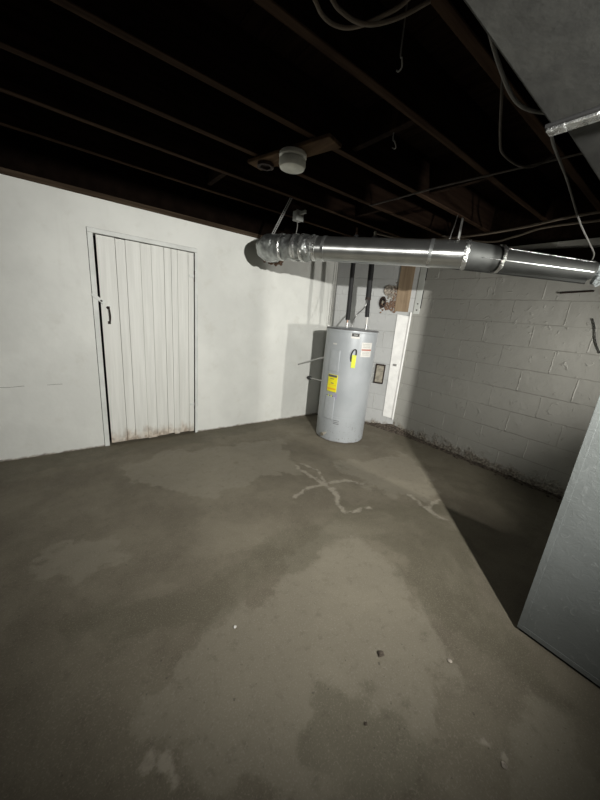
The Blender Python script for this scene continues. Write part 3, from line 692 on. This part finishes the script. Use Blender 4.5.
bm = bmesh.new(); box(bm, (1.602, -1.6, .022), (2.42, .213, 1.951))
finish('cabinet_body', bm, 'furnace', fc, bevel=.006)
boxo('base_gap', (1.612, -1.59, .0), (2.41, .203, .020), 'void', fc, bevel=0)  # black filler painting the dark gap under the cabinet
boxo('bottom_flange', (1.5985, -1.6, .018), (1.6015, .213, .042), 'furnace', fc, bevel=.001)
boxo('edge_flange', (1.5990, .190, .043), (1.6015, .213, 1.951), 'furnace', fc, bevel=.001)

# ------------------------------------------------------------ cables and hooks
def cab(name, pts, r, m, lab, grp='old cables under the joists', n=8): return tag(tubeo(name, pts, r, m, n=n), lab, 'cable', grp)
cab('cable', [(.60, .955, 2.275), (.678, .966, 2.24), (.717, .98, 2.235), (.764, .981, 2.235), (.81, .965, 2.24), (.836, .926, 2.24), (.856, .87, 2.24), (.881, .816, 2.25), (.90, .76, 2.275)], .006, 'cable', 'brown cable drooping in a deep loop at the top edge')
cab('cable', [(.66, .935, 2.275), (.719, .928, 2.235), (.755, .927, 2.23), (.801, .914, 2.225), (.847, .883, 2.225), (.899, .829, 2.24), (.955, .771, 2.275)], .006, 'cable', 'brown cable in a shallow loop crossing the deeper loop')
cab('cable', [(.86, .56, 2.15), (.943, .571, 2.12), (1.068, .583, 2.09), (1.222, .597, 2.08), (1.323, .581, 2.08), (1.419, .53, 2.09), (1.46, .475, 2.10)], .0055, 'cablegrey', 'grey cable sagging along the edge of the trunk duct')
cab('cable', [(1.40, .74, 2.275), (1.451, .751, 2.22), (1.604, .801, 2.17), (1.734, .837, 2.165), (1.933, .84, 2.18), (2.057, .812, 2.21), (2.136, .754, 2.275)], .0055, 'cabledark', 'dark cable hanging in a wide bow below the sixth joist')
cab('cable', [(2.133, 2.02, 2.275), (2.14, 1.75, 2.275), (2.143, 1.42, 2.275), (2.174, 1.098, 2.275), (2.201, .802, 2.275), (2.22, .50, 2.275)], .006, 'cabledark', 'straight cable stapled across the undersides of several joists')
cab('cable', [(2.78, 2.52, 2.275), (2.817, 2.249, 2.2), (2.90, 1.916, 2.16), (2.936, 1.543, 2.15), (2.907, 1.147, 2.15), (2.828, .877, 2.15), (2.83, .60, 2.16), (2.844, .446, 2.17)], .009, 'cable', 'upper of two long brown cables running to the right above the duct')
cab('cable', [(3.25, 2.0, 2.275), (3.236, 1.526, 2.16), (3.116, 1.253, 2.145), (2.946, .996, 2.14), (2.88, .68, 2.12), (2.86, .446, 2.11)], .008, 'cable', 'lower of two long brown cables running to the right above the duct')
cab('cable', [(1.30, .466, 1.99), (1.34, .50, 1.98), (2.0, .636, 2.086), (2.4, .647, 2.0), (2.72, .65, 1.95), (2.93, .66, 1.93), (2.975, .668, 1.895)], .0045, 'cablegrey', 'thin pale cable dangling from the trunk duct down to the duct end')
for q, lab in (([(1.075, .968, 2.516), (1.076, .966, 2.31), (1.084, .964, 2.288), (1.100, .972, 2.272), (1.106, .99, 2.27), (1.104, 1.0, 2.276)], 'small pale hook between joists nearer the cable loops'),
               ([(1.48, 1.30, 2.516), (1.48, 1.30, 2.30), (1.495, 1.30, 2.28), (1.53, 1.315, 2.27), (1.545, 1.335, 2.272), (1.54, 1.35, 2.28)], 'small pale hook between joists nearer the round light')):
    tag(tubeo('cable_hook', q, .003, 'cablegrey'), lab, 'hook', 'hooks in the ceiling')

# ------------------------------------------------------------ crumbs on the floor
for (x, y, r_, m, lab, fl) in ((.49, .94, .007, 'paper', 'tiny white chip lying alone left of the middle of the floor', .4), (.95, .50, .013, 'soil', 'small dark lump drawn for a floor pit in the middle of the pale floor patch', .45),  # the dark lump is added to show a pit
                         (1.18, .32, .009, 'oldmortar', 'small pale mortar crumb right of the dark lump', .35), (1.02, .05, .009, 'oldmortar', 'small pale crumb near the front of the floor by the grey cabinet', .3),
                         (.72, .38, .006, 'soil', 'tiny dark speck of dirt on the dark floor patch in front', .4)):
    bm = bmesh.new(); lump(bm, (0, 0, 0), r_, x * 40, 2)
    for v in bm.verts: v.co.z *= fl
    zm = min(v.co.z for v in bm.verts)
    for v in bm.verts: v.co += Vector((x, y, -zm - .0005))
    tag(finish('floor_crumb', bm, m, smooth=True), lab, 'crumb')

# ------------------------------------------------------------ lights
def spot(name, loc, target, energy, size, blend, rad, col):
    l = bpy.data.lights.new(name, 'SPOT'); l.energy = energy; l.spot_size = math.radians(size); l.spot_blend = blend; l.shadow_soft_size = rad; l.color = col
    o = bpy.data.objects.new(name, l); COL.objects.link(o); o.location = loc
    o.rotation_euler = (Vector(target) - Vector(loc)).to_track_quat('-Z', 'Y').to_euler(); return o
spot('torch_light', (.66, -.79, 1.82), (1.95, 2.95, .80), 520, 108, 1., .022, (1, .982, .935))
spot('work_light', (2.62, -.9, 1.35), (2.5, 3.0, 1.0), 165, 80, .7, .045, (1, .97, .91))
pl_ = bpy.data.lights.new('bounce_fill', 'POINT'); pl_.energy = 4.5; pl_.shadow_soft_size = .25; pl_.color = (1, .96, .9)  # added fill with no visible source, stands in for bounced light
po = bpy.data.objects.new('bounce_fill', pl_); COL.objects.link(po); po.location = (-.25, -.45, .95)
w = bpy.data.worlds.new('dim_basement'); bpy.context.scene.world = w; w.use_nodes = True
w.node_tree.nodes['Background'].inputs['Color'].default_value = (.8, .9, 1, 1); w.node_tree.nodes['Background'].inputs['Strength'].default_value = .01

# ------------------------------------------------------------ camera
yaw, pitch, roll, f = 6.65567458e-01, -2.67714614e-01, 9.14281007e-02, 307.977734
cy, sy, cp, sp, cr, sr = math.cos(yaw), math.sin(yaw), math.cos(pitch), math.sin(pitch), math.cos(roll), math.sin(roll)
fw = Vector((sy * cp, cy * cp, sp)); rt = Vector((cy, -sy, 0)); upv = rt.cross(fw)
r2 = rt * cr + upv * sr; u2 = -rt * sr + upv * cr
cd = bpy.data.cameras.new('camera'); cam = bpy.data.objects.new('camera', cd); COL.objects.link(cam)
m = Matrix((r2, u2, -fw)).transposed().to_4x4(); m.translation = (0, 0, 1.35); cam.matrix_world = m
cd.sensor_fit = 'HORIZONTAL'; cd.sensor_width = 36; cd.lens = f / 600 * 36; cd.clip_start = .02
bpy.context.scene.camera = cam
vs = bpy.context.scene.view_settings; vs.view_transform = 'Standard'; vs.look = 'None'; vs.exposure = 0
